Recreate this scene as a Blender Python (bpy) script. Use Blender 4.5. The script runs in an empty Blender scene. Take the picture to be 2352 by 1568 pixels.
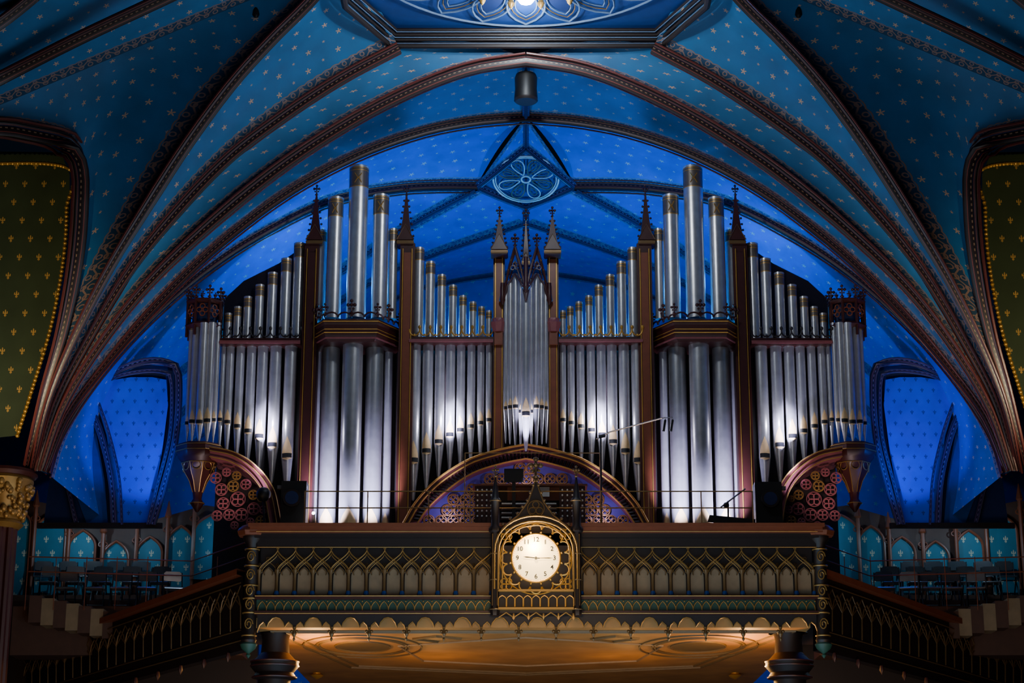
import bpy, math, random
from mathutils import Vector as V
random.seed(4)
pi=math.pi; F=4500.0; CX=1208; PT=math.radians(16); EYE=1.6; GF=8.0
C=bpy.context.scene.collection
def P(px,py,Y):
    x=(px-CX)/F; u=(784-py)/F; c=math.cos(PT); s=math.sin(PT)
    d=V((x,c-u*s,s+u*c)); d=d*(Y/d.y); return V((d.x,d.y,d.z+EYE))
def Z(py,Y): return P(0,py,Y).z
def X(px,py,Y): return P(px,py,Y).x
def FP(Y): return 784+F*math.tan(PT-math.atan((GF-EYE)/Y))   # pixel row of the gallery floor at depth Y
def mir(p): return V((-p.x,p.y,p.z))
# ---------- node helpers
class E:
    def __init__(s,t,k): s.t=t; s.k=k
    def op(s,o,*a):
        n=s.t.nodes.new('ShaderNodeMath'); n.operation=o
        for i,q in enumerate((s,)+a):
            if isinstance(q,E): s.t.links.new(q.k,n.inputs[i])
            else: n.inputs[i].default_value=q
        return E(s.t,n.outputs[0])
    def __add__(s,o): return s.op('ADD',o)
    def __sub__(s,o): return s.op('SUBTRACT',o)
    def __mul__(s,o): return s.op('MULTIPLY',o)
    def __truediv__(s,o): return s.op('DIVIDE',o)
    def lt(s,o): return s.op('LESS_THAN',o)
    def gt(s,o): return s.op('GREATER_THAN',o)
    def abs(s): return s.op('ABSOLUTE')
    def fr(s): return s.op('FRACT')
    def mx(s,o): return s.op('MAXIMUM',o)
def mixc(t,f,a,b):
    n=t.nodes.new('ShaderNodeMix'); n.data_type='RGBA'
    t.links.new(f.k,n.inputs[0])
    for i,q in ((6,a),(7,b)):
        if isinstance(q,tuple): n.inputs[i].default_value=(*q,1)
        else: t.links.new(q,n.inputs[i])
    return n.outputs[2]
def newmat(name,rough,metal=0):
    m=bpy.data.materials.new(name); m.use_nodes=True; t=m.node_tree; b=t.nodes['Principled BSDF']
    b.inputs['Roughness'].default_value=rough; b.inputs['Metallic'].default_value=metal; return m,t,b
def M(name,col,rough=.5,metal=0,emit=0,nz=.25,sc=6):
    m,t,b=newmat(name,rough,metal)
    n=t.nodes.new('ShaderNodeTexNoise'); n.inputs['Scale'].default_value=sc; n.inputs['Detail'].default_value=6
    tc=t.nodes.new('ShaderNodeTexCoord'); t.links.new(tc.outputs['Object'],n.inputs['Vector'])
    k=mixc(t,E(t,n.outputs[0]),tuple(c*(1-nz) for c in col),tuple(min(1,c*(1+nz)) for c in col))
    t.links.new(k,b.inputs['Base Color'])
    if emit:
        b.inputs['Emission Color'].default_value=(*col,1); b.inputs['Emission Strength'].default_value=emit
    return m
def uvs(t,name):
    n=t.nodes.new('ShaderNodeUVMap'); n.uv_map=name; s=t.nodes.new('ShaderNodeSeparateXYZ'); t.links.new(n.outputs[0],s.inputs[0])
    return E(t,s.outputs[0]),E(t,s.outputs[1])
def bgnoise(t,bg,sc=1.5,a=.6,b=1.4):
    n=t.nodes.new('ShaderNodeTexNoise'); n.inputs['Scale'].default_value=sc; n.inputs['Detail'].default_value=8
    tc=t.nodes.new('ShaderNodeTexCoord'); t.links.new(tc.outputs['Object'],n.inputs['Vector'])
    return mixc(t,E(t,n.outputs[0]),tuple(c*a for c in bg),tuple(min(1,c*b) for c in bg))
def starmat(name,bg,st,border=True,sp=.47,scr=(.26,.16,.15)):
    m,t,b=newmat(name,.6); u,v=uvs(t,'UVMap')
    row=(v/sp).op('FLOOR'); par=row.op('MODULO',2.0).abs()
    a=u/sp+par*.5; x=(a.fr()-.5)*sp; y=((v/sp).fr()-.5)*sp
    col=(a.op('FLOOR')+row).op('MODULO',2.0).abs()
    rr=(x*x+y*y).op('SQRT'); th=y.op('ARCTAN2',x)
    R=(col*.036+.036)
    star=rr.lt(R*((th*5.0).op('COSINE')*.42+.58))
    base=mixc(t,star,bgnoise(t,bg),st)
    if border:
        dA,dB=uvs(t,'edge'); d=dA.op('MINIMUM',dB)
        w=((u*(2*pi/.44)).op('SINE')*.06+.17-d).abs().lt(.018)
        uu=((u/.22).fr()-.5)*.22
        c2=(((uu*uu)+(d-.1)*(d-.1)).op('SQRT')-.055).abs().lt(.013)
        c3=(((uu*uu)+(d-.24)*(d-.24)).op('SQRT')-.045).abs().lt(.012)
        ed=(d-(uu*10.0).op('COSINE')*.05-.27).abs().lt(.014)
        sc=w.mx(c2).mx(c3)*d.gt(.03)*d.lt(.29)
        sc=sc.mx(ed)
        base=mixc(t,d.lt(.29),base,tuple(c*.3 for c in bg))
        base=mixc(t,sc,base,scr)
    t.links.new(base,b.inputs['Base Color']); return m
def fleurmat(name,bg,st,sp=.42,k=1.0):
    m,t,b=newmat(name,.6); u,v=uvs(t,'UVMap')
    row=(v/sp).op('FLOOR'); a=u/sp+row.op('MODULO',2.0).abs()*.5
    x=((a.fr()-.5)*sp/k).abs(); y=((v/sp).fr()-.5)*sp/k
    def el(cx,cy,rx,ry):
        p=(x-cx)/rx; q=(y-cy)/ry; return (p*p+q*q).lt(1.0)
    s=el(0,.03,.018,.085).mx(el(.055,.03,.015,.035)).mx(el(.03,.0,.045,.012)).mx(el(.022,-.06,.010,.026)).mx(el(0,-.06,.010,.05))
    t.links.new(mixc(t,s,bgnoise(t,bg),st),b.inputs['Base Color']); return m
def ribmat(name,base_,pink,bead,blue):
    m,t,b=newmat(name,.42); u,v=uvs(t,'UVMap'); a=(v-.5).abs()
    base=bgnoise(t,base_,8)
    k=mixc(t,a.gt(.11)*a.lt(.126),base,pink)
    k=mixc(t,a.gt(.19)*a.lt(.22)*(u/.12).fr().lt(.45),k,bead)
    k=mixc(t,a.gt(.27)*a.lt(.30),k,blue)
    k=mixc(t,a.gt(.35)*a.lt(.368),k,pink)
    k=mixc(t,a.gt(.445)*a.lt(.465),k,bead)
    t.links.new(k,b.inputs['Base Color']); return m
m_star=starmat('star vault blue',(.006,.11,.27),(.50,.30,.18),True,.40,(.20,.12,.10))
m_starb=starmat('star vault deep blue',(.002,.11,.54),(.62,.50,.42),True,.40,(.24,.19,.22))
m_green=fleurmat('olive fleur wall',(.034,.05,.022),(.50,.28,.06),.44,.78)
m_bluef=fleurmat('blue fleur wall',(.004,.07,.62),(.004,.025,.16),.27,.52)
m_teal=fleurmat('teal fleur wall',(.015,.13,.19),(.5,.45,.3),.34,.8)
m_rib=ribmat('painted rib moulding',(.012,.003,.003),(.20,.032,.022),(.24,.13,.07),(.006,.02,.12))
m_rib_bluelit=ribmat('rib moulding with painted blue light',(.010,.012,.05),(.22,.09,.26),(.34,.32,.55),(.01,.06,.35))  # same ribs where uplit: blue-violet light painted into the stripe colours
m_roll=M('maroon roll moulding',(.10,.018,.014),.4)
m_pipe=M('pipe metal',(.60,.59,.60),.32,.76,nz=.25,sc=5)
m_pipeb=M('pipe stencil band',(.16,.13,.11),.4,.5)
m_gold=M('gilded wood',(.60,.32,.06),.38,.6)
m_dgold=M('dull gold',(.32,.18,.045),.42,.5)
m_bronze=M('dark bronze tracery',(.15,.085,.03),.45,.4)
m_mouth=M('brass lip',(.78,.54,.27),.4,.3)
m_black=M('black',(.005,.005,.006),.5)
m_wood=M('red brown wood',(.048,.010,.008),.42)
m_wood2=M('orange brown wood',(.18,.046,.018),.42)
m_dark=M('dark case wood',(.012,.006,.005),.5)
m_rose=M('rose painted wood',(.22,.06,.065),.45)
m_cream=M('cream panel',(.22,.15,.08),.6)
m_brown=M('brown stone paint',(.07,.03,.018),.6)
m_vio=M('violet panel',(.07,.055,.26),.5)
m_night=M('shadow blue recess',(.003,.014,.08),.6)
m_steel=M('steel',(.6,.6,.62),.25,.9)
m_chair=M('chair metal',(.34,.34,.36),.2,.9)
m_white=M('ivory',(.75,.72,.66),.4)
m_ochre=M('ochre painted soffit',(.44,.21,.06),.6,nz=.55,sc=1.2)
m_olive=M('faded olive medallion',(.14,.09,.035),.6)
m_face=M('clock face',(1,.74,.36),.5,emit=2.4,nz=.02)
m_lamp=M('lamp glow',(1,.97,.9),.4,emit=60,nz=.0)
m_blue=M('ornament blue',(.010,.05,.22),.5)
m_grey=M('grey blue paint',(.10,.16,.27),.5)
m_greenp=M('green paint',(.02,.07,.045),.5)
m_floor=M('dark floor',(.03,.02,.015),.5)
# ---------- mesh builder
ORG={}
class MB:
    def __init__(s): s.v=[];s.f=[];s.uv=[]
    def add(s,vs,fs,uv=None):
        o=len(s.v); s.v+=[V(q) for q in vs]; s.f+=[[i+o for i in f] for f in fs]; s.uv+=uv or [(q[0],q[2],9,9) for q in vs]; return s
    def box(s,x0,x1,y0,y1,z0,z1):
        return s.add([(x,y,z) for z in (z0,z1) for y in (y0,y1) for x in (x0,x1)],[(0,2,3,1),(4,5,7,6),(0,1,5,4),(2,6,7,3),(0,4,6,2),(1,3,7,5)])
    def pbox(s,p0,p1,q0,q1,Y,d=.2):
        return s.box(X(p0,(q0+q1)/2,Y),X(p1,(q0+q1)/2,Y),Y,Y+d,Z(q1,Y),Z(q0,Y))
    def tube(s,pts,r,n=6,closed=False,rs=None):
        pts=[V(p) for p in pts]; k=len(pts); vs=[];nn=None
        for i,p in enumerate(pts):
            a=pts[i-1] if (i or closed) else p; b=pts[(i+1)%k] if (i<k-1 or closed) else p
            t=(b-a).normalized()
            if nn is None: nn=t.cross(V((.13,1,.21))).normalized()
            nn=(nn-t*nn.dot(t)).normalized(); bb=t.cross(nn); R=rs[i] if rs else r
            for j in range(n):
                an=2*pi*j/n; vs.append(p+(nn*math.cos(an)+bb*math.sin(an))*R)
        fs=[]
        for i in range(k if closed else k-1):
            for j in range(n):
                a=i*n; b=((i+1)%k)*n; fs.append((a+j,a+(j+1)%n,b+(j+1)%n,b+j))
        if not closed: fs+=[tuple(range(n))[::-1],tuple((k-1)*n+j for j in range(n))]
        return s.add(vs,fs)
    def lathe(s,x,y,prof,n=20,rot=0,sy=1):
        vs=[];fs=[]
        for r,z in prof:
            for j in range(n):
                a=2*pi*j/n+rot; vs.append((x+r*math.cos(a),y+r*sy*math.sin(a),z))
        for i in range(len(prof)-1):
            for j in range(n): fs.append((i*n+j,i*n+(j+1)%n,(i+1)*n+(j+1)%n,(i+1)*n+j))
        k=len(prof)-1
        if prof[0][0]>1e-4: fs.append(tuple(range(n))[::-1])
        if prof[k][0]>1e-4: fs.append(tuple(k*n+j for j in range(n)))
        return s.add(vs,fs)
    def prism(s,poly,y0,y1):
        n=len(poly); vs=[(x,y0,z) for x,z in poly]+[(x,y1,z) for x,z in poly]
        return s.add(vs,[tuple(range(n)),tuple(range(n,2*n))[::-1]]+[(i,(i+1)%n,(i+1)%n+n,i+n) for i in range(n)])
    def plan(s,poly,levels,cx,cy):
        n=len(poly);vs=[];fs=[]
        for sc,z in levels:
            for x,y in poly: vs.append((cx+x*sc,cy+y*sc,z))
        for i in range(len(levels)-1):
            for j in range(n): fs.append((i*n+j,i*n+(j+1)%n,(i+1)*n+(j+1)%n,(i+1)*n+j))
        fs+=[tuple(range(n))[::-1],tuple((len(levels)-1)*n+j for j in range(n))]
        return s.add(vs,fs)
    def blob(s,c,r,sz=1): 
        return s.lathe(c[0],c[1],[(r*math.sin(a*pi/5),c[2]-r*sz*math.cos(a*pi/5)) for a in range(6)],8)
    def build(s,name,mat,parent=None,flat=False):
        if parent is not None: o=ORG[parent.name]
        else:
            a=[min(q[i] for q in s.v) for i in range(3)]; b=[max(q[i] for q in s.v) for i in range(3)]
            o=V(((a[0]+b[0])/2,(a[1]+b[1])/2,a[2]))
        me=bpy.data.meshes.new(name); me.from_pydata([tuple(q-o) for q in s.v],[],s.f)
        for nm,k in (('UVMap',0),('edge',2)):
            l=me.uv_layers.new(name=nm)
            for lp in me.loops: q=s.uv[lp.vertex_index]; l.data[lp.index].uv=(q[k],q[k+1])
        me.materials.append(mat)
        for p in me.polygons: p.use_smooth=not flat
        if not flat: me.set_sharp_from_angle(angle=math.radians(38))
        ob=bpy.data.objects.new(name,me); C.objects.link(ob)
        if parent is not None: ob.parent=parent
        else: ob.location=o
        ORG[ob.name]=o; return ob
def tag(o,label,cat,group=None,kind=None):
    o['label']=label; o['category']=cat
    if group: o['group']=group
    if kind: o['kind']=kind
    return o
def thing(name,label,cat,loc,group=None,kind=None):
    o=bpy.data.objects.new(name,None); C.objects.link(o); o.location=loc; ORG[o.name]=V(loc); return tag(o,label,cat,group,kind)
def struct(o,label,cat): return tag(o,label,cat,None,'structure')
def cr(pts,n):
    pts=[V(p) for p in pts]; L=[0]
    for a,b in zip(pts,pts[1:]): L.append(L[-1]+((a-b).length))
    out=[]
    for i in range(n):
        d=L[-1]*i/(n-1); k=0
        while k<len(pts)-2 and L[k+1]<d: k+=1
        t=(d-L[k])/(L[k+1]-L[k]); p1,p2=pts[k],pts[k+1]; p0=pts[k-1] if k else p1*2-p2; p3=pts[k+2] if k+2<len(pts) else p2*2-p1
        out.append(.5*((2*p1)+(p2-p0)*t+(2*p0-5*p1+4*p2-p3)*t*t+(3*p1-p0-3*p2+p3)*t**3))
    return out
def curve(pts,Y0,Y1,n=44,pw=.7):
    q=cr([(a[0],a[1],0) for a in pts],n)
    return [P(a.x,a.y,Y0+(Y1-Y0)*(i/(n-1))**pw) for i,a in enumerate(q)]
def curve3(pts,n=44): return [P(a.x,a.y,a.z) for a in cr(pts,n)]
OC=V((0,38,8))
def loft(mb,a,b,nv=8,bulge=0):
    n=len(a); vs=[];uv=[];fs=[]; ua=0
    for i in range(n):
        if i: ua+=((a[i]-a[i-1]).length+(b[i]-b[i-1]).length)/2
        w=(a[i]-b[i]).length
        for j in range(nv+1):
            t=j/nv; p=a[i].lerp(b[i],t); d=(p-OC).normalized()
            vs.append(p+d*bulge*min(1,w/3)*4*t*(1-t)); uv.append((ua,(t-.5)*w+50,t*w,(1-t)*w))
    for i in range(n-1):
        for j in range(nv):
            k=i*(nv+1)+j; fs.append((k,k+1,k+nv+2,k+nv+1))
    mb.add(vs,fs,uv)
RP=[(-.5,-.1),(-.5,.14),(-.4,.22),(-.32,.2),(-.24,.36),(-.12,.56),(0,.62),(.12,.56),(.24,.36),(.32,.2),(.4,.22),(.5,.14),(.5,-.1)]
def sweep(mb,pts,w,taper=.4,oc=OC,rolls=None):
    n=len(pts);vs=[];uv=[];fs=[];u=0;m=len(RP); lo=[];ro=[]
    for i,p in enumerate(pts):
        a=pts[max(0,i-1)];b=pts[min(n-1,i+1)];t=(b-a).normalized(); nn=(oc-p); nn=(nn-t*nn.dot(t)).normalized(); s=t.cross(nn)
        if i: u+=(p-pts[i-1]).length
        k=w*(taper+(1-taper)*min(1,i/n*2.0))
        lo.append(p-s*k*.72+nn*.03); ro.append(p+s*k*.72+nn*.03)
        for j,(x,y) in enumerate(RP): vs.append(p+s*x*k+nn*y*k); uv.append((u,j/(m-1),9,9))
    for i in range(n-1):
        for j in range(m-1): q=i*m+j; fs.append((q,q+1,q+m+1,q+m))
    mb.add(vs,fs,uv)
    if rolls is not None: rolls+=[lo,ro]
def lanc(cx,w,z0,zs,zt,n=8,og=False):
    L=[(cx-w/2,z0)] if z0 is not None else []
    for i in range(n+1):
        t=i/n; x=(w/2)*(1-(3*t*t-2*t**3)) if og else (w/2)*(1-t**1.9); z=zs+(zt-zs)*(t if og else t**.75); L.append((cx-x,z))
    R=[(2*cx-x,z) for x,z in L[:-1]][::-1]; return L+R
def ring(c,r,n=20,y=0): return [(c[0]+r*math.cos(2*pi*i/n),c[1]+y,c[2]+r*math.sin(2*pi*i/n)) for i in range(n)]
def quat(mb,c,R,r,k=4,rot=pi/4):
    for i in range(k):
        a=rot+2*pi*i/k; mb.tube(ring((c[0]+R*.52*math.cos(a),c[1],c[2]+R*.52*math.sin(a)),R*.42,12),r,5,True)
def finial(mb,c,s):
    c=V(c); mb.lathe(c.x,c.y,[(.05*s,c.z),(.16*s,c.z+.1*s),(.06*s,c.z+.2*s),(.05*s,c.z+.5*s)],8)
    for dx,dz,r in ((-.2,.6,.11),(.2,.6,.11),(0,.62,.12),(0,.86,.11),(-.13,.38,.07),(.13,.38,.07)): mb.blob((c.x+dx*s,c.y,c.z+dz*s),r*s)
    mb.blob((c.x,c.y-.15*s,c.z+.6*s),.09*s)

# ---------- vault
A=curve([(112,1090),(135,1010),(190,915),(270,810),(370,705),(480,612),(600,535),(750,462),(900,434),(1000,427),(1095,427)],42,47.5,pw=.6)
B=curve([(100,1085),(150,960),(230,850),(340,720),(480,580),(640,455),(800,365),(950,308),(1080,280),(1208,268)],42,44.6)
Cc=curve([(92,1080),(140,940),(215,810),(330,660),(480,515),(640,385),(800,280),(950,203),(1080,155),(1208,134)],42,41)
D=curve([(82,1080),(125,930),(190,800),(290,630),(400,490),(520,365),(640,272),(780,180),(915,108)],42,40.6)
Ee=curve([(70,1080),(105,930),(160,790),(240,630),(330,480),(430,325),(530,190),(620,90),(700,10),(790,-90)],42,37.2)
Fw=curve([(55,1080),(100,900),(140,760),(170,600),(182,450),(176,365),(140,322),(60,300),(-20,290),(-140,300)],42,38)
K0=curve3([(250,1200,46),(290,1000,48),(420,850,49),(600,740,50),(800,610,50),(930,522,49.2),(1095,432,47.5)])
K1=curve3([(260,1200,47),(320,1050,50),(450,920,51),(620,800,52),(850,650,51.5),(980,590,51),(1208,512,49.5)])
K2=curve3([(270,1200,48),(340,1100,52),(500,980,54),(700,850,55),(900,690,55),(1030,648,54.5),(1208,622,54)])
ceil=thing('ceiling','painted blue star vault with moulded ribs over the organ gallery','vault',(0,40,20),None,'structure')
def both(c): return (c,[mir(p) for p in c])
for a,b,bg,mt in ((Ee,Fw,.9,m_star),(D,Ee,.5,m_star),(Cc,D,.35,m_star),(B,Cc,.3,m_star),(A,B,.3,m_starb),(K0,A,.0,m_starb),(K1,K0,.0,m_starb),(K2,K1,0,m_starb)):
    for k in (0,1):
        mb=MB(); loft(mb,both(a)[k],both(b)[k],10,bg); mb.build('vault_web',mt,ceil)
e1,f1=Ee[-1],Fw[-1]
for k in (0,1):
    n=20; l0=[e1.lerp(f1,i/(n-1)) for i in range(n)]
    t0,t1=P(900,-700,30),P(-500,-300,30); l1=[t0.lerp(t1,i/(n-1)) for i in range(n)]
    if k: l0=[mir(p) for p in l0]; l1=[mir(p) for p in l1]
    mb=MB(); loft(mb,l0,l1,6,0); mb.build('vault_web',m_star,ceil)
    g=both([P(1095,432,47.5),P(1208,480,48.3),P(1208,514,49.5)])[k]; MB().add(g,[(0,1,2)]).build('vault_web',m_starb,ceil)
    l0=both([A[-1].lerp(P(1208,335,46.4),i/7) for i in range(8)])[k]; l1=both([A[-1].lerp(B[-1],i/7) for i in range(8)])[k]
    mb=MB(); loft(mb,l0,l1,3); mb.build('vault_web',m_starb,ceil)
tn=[0]
def trim(pts,w,label,taper=.34,mirror=True,mt=None,roll=True):
    for k in range(2 if mirror else 1):
        tn[0]+=1; mb=MB(); rl=[]; sweep(mb,both(pts)[k],w,taper,OC,rl)
        o=mb.build('trim_%d'%tn[0],mt or m_rib); struct(o,label+(' on the right' if k else ' on the left' if mirror else ''),'rib')
        if roll:
            for c_ in rl: MB().tube(c_,w*.085,6).build('side_roll',m_roll,o)
trim(A,.26,'innermost dark moulded vault rib above the organ'); trim(B,.26,'second dark moulded vault rib above the organ')
trim(Cc,.32,'wide transverse vault rib meeting under the great rosette'); trim(D,.29,'vault rib rising to a corner of the great rosette')
trim(Ee,.30,'outer diagonal vault rib crossing the dark starry web'); trim(Fw,.40,'moulded arch frame around the olive fleur panel')
trim(curve3([(-140,250,36.5),(0,172,36.5),(170,85,36),(340,5,35.5),(500,-70,35)]),.34,'dark vault rib crossing the upper corner',1)
trim(curve3([(-100,110,35),(0,45,35),(70,-10,35),(140,-70,35)]),.30,'dark vault rib in the far upper corner',1)
for c_,w_,lb in ((K0[20:],.20,'rear diagonal rib behind the organ pipes'),(K1[16:],.17,'chevron rib on the rear vault'),(K2[20:],.18,'farthest chevron rib on the rear vault')): trim(c_,w_,lb,1,True,m_rib_bluelit,False)
trim([P(1208,134,41),P(1208,200,42.8),P(1208,268,44.6),P(1208,335,46.4)],.18,'ridge rib from the crown to the small rosette',1,False,m_rib_bluelit,False)
trim([P(1208,476,48.2),P(1208,512,49.5),P(1208,622,54),P(1208,660,56)],.16,'rear ridge rib behind the central spires',1,False,m_rib_bluelit,False)
trim([P(1095,428,47.5),P(1150,385,46.9),P(1208,338,46.4)],.22,'upper frame edge of the small rosette',1,True,m_rib_bluelit,False); trim([P(1095,428,47.5),P(1150,452,47.9),P(1208,474,48.2)],.22,'lower frame edge of the small rosette',1,True,m_rib_bluelit,False)
# small rosette
c0,tx,ty=P(1208,405,47.3),(P(1283,405,47.3)-P(1208,405,47.3)),(P(1208,352,46.6)-P(1208,405,47.3))
ros=thing('small_rosette','small blue painted rosette boss above the central organ spires','boss',c0,None)
pd=[P(1095,430,47.6),P(1208,340,46.5),P(1321,430,47.6),P(1208,474,48.3)]
MB().add(pd,[(0,1,2,3)]).build('panel',m_blue,ros)
off=V((0,-.05,-.1))
def rp(a,r): return c0+off+tx*r*math.cos(a)+ty*r*math.sin(a)
mb=MB(); mb.tube([rp(2*pi*i/40,1) for i in range(40)],.024,6,True); mb.tube([rp(2*pi*i/40,.93) for i in range(40)],.014,6,True); mb.tube([rp(2*pi*i/16,.14) for i in range(16)],.025,6,True); mb.build('ring',m_white,ros)
for k in range(8):
    a=k*pi/4+pi/8; mb=MB(); mb.tube([rp(a+.30*math.sin(2*pi*i/20),.2+.68*(1-math.cos(2*pi*i/20))/2) for i in range(20)],.016,5,True)
    mb.build('petal',m_cream if k%2 else m_white,ros)
    mb=MB(); mb.tube([rp(a+.15*math.sin(2*pi*i/16),.4+.35*(1-math.cos(2*pi*i/16))/2) for i in range(16)],.012,5,True)
    mb.build('petal_core',m_cream,ros)
# great rosette
zc=Z(104,40.6); YC=36.6
gr=thing('great_rosette','great octagonal lantern rosette with looping petals at the vault crown','boss',(0,YC,zc))
oc_=[(-3.05,40.6),(-3.9,38.6),(-3.9,34.6),(-2.2,32.4),(2.2,32.4),(3.9,34.6),(3.9,38.6),(3.05,40.6)]
MB().add([(x,y,zc+.42) for x,y in oc_],[tuple(range(8))]).build('panel',m_blue,gr)
mb=MB()
for r,z,w in ((1.0,zc,.075),(.985,zc+.12,.045),(.965,zc+.2,.04),(.955,zc+.3,.04)):
    mb.tube([(x*r,YC+(y-YC)*r,z) for x,y in oc_],w,8,True)
mb.build('frame',m_dark,gr)
mb=MB()
for r,z in ((.985,zc+.02),(.965,zc+.13),(.95,zc+.24)): mb.tube([(x*r,YC+(y-YC)*r,z) for x,y in oc_],.012,6,True)
mb.build('painted_line',m_grey,gr)
def gp(a,r,z=.34): return (r*math.cos(a)*3.45,YC+r*math.sin(a)*3.62,zc+z)
NP=22
def pet(a,W,r0,r1,n=13):
    L=[(W*math.sin(pi*(i/n)**1.5)**.8 if 0<i<n else 0,r0+(r1-r0)*i/n) for i in range(n+1)]
    return [(a+w,r) for w,r in L]+[(a-w,r) for w,r in L[1:-1]][::-1]
for k in range(NP):
    a=2*pi*(k+.5)/NP
    o=MB().tube([gp(*q) for q in pet(a,.165,.2,1.0)],.024,6,True).build('petal',m_grey,gr)
    MB().tube([gp(q[0],q[1],.36) for q in pet(a,.13,.3,.95)],.012,6,True).build('petal_line',m_dgold,o)
    MB().tube([gp(q[0],q[1],.37) for q in pet(a,.095,.4,.91)],.018,6,True).build('inner_petal',m_grey,o)
    q=pet(a,.09,.4,.90); MB().add([gp(*w_,.39) for w_ in q],[tuple(range(len(q)))]).build('petal_fill',m_blue if k%2 else m_night,o)
    MB().lathe(*gp(a+pi/NP,.66)[:2],[(.0,zc+.1),(.05,zc+.16),(.08,zc+.24),(.04,zc+.34)],8).build('drop',m_dgold,gr)
mb=MB(); 
for r in (.3,1.03): mb.tube([gp(2*pi*i/60,r) for i in range(60)],.025,6,True)
mb.build('ring',m_grey,gr)
lp=thing('crown_lamp','bright white lamp glowing at the centre of the great rosette','lamp',(0,37.6,zc-.2))
MB().lathe(0,37.6,[(.05,zc+.4),(.22,zc+.2),(.28,zc-.05),(.2,zc-.15)],16).build('shade',m_dgold,lp); MB().blob((0,37.6,zc-.2),.24).build('bulb',m_lamp,lp)
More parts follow.
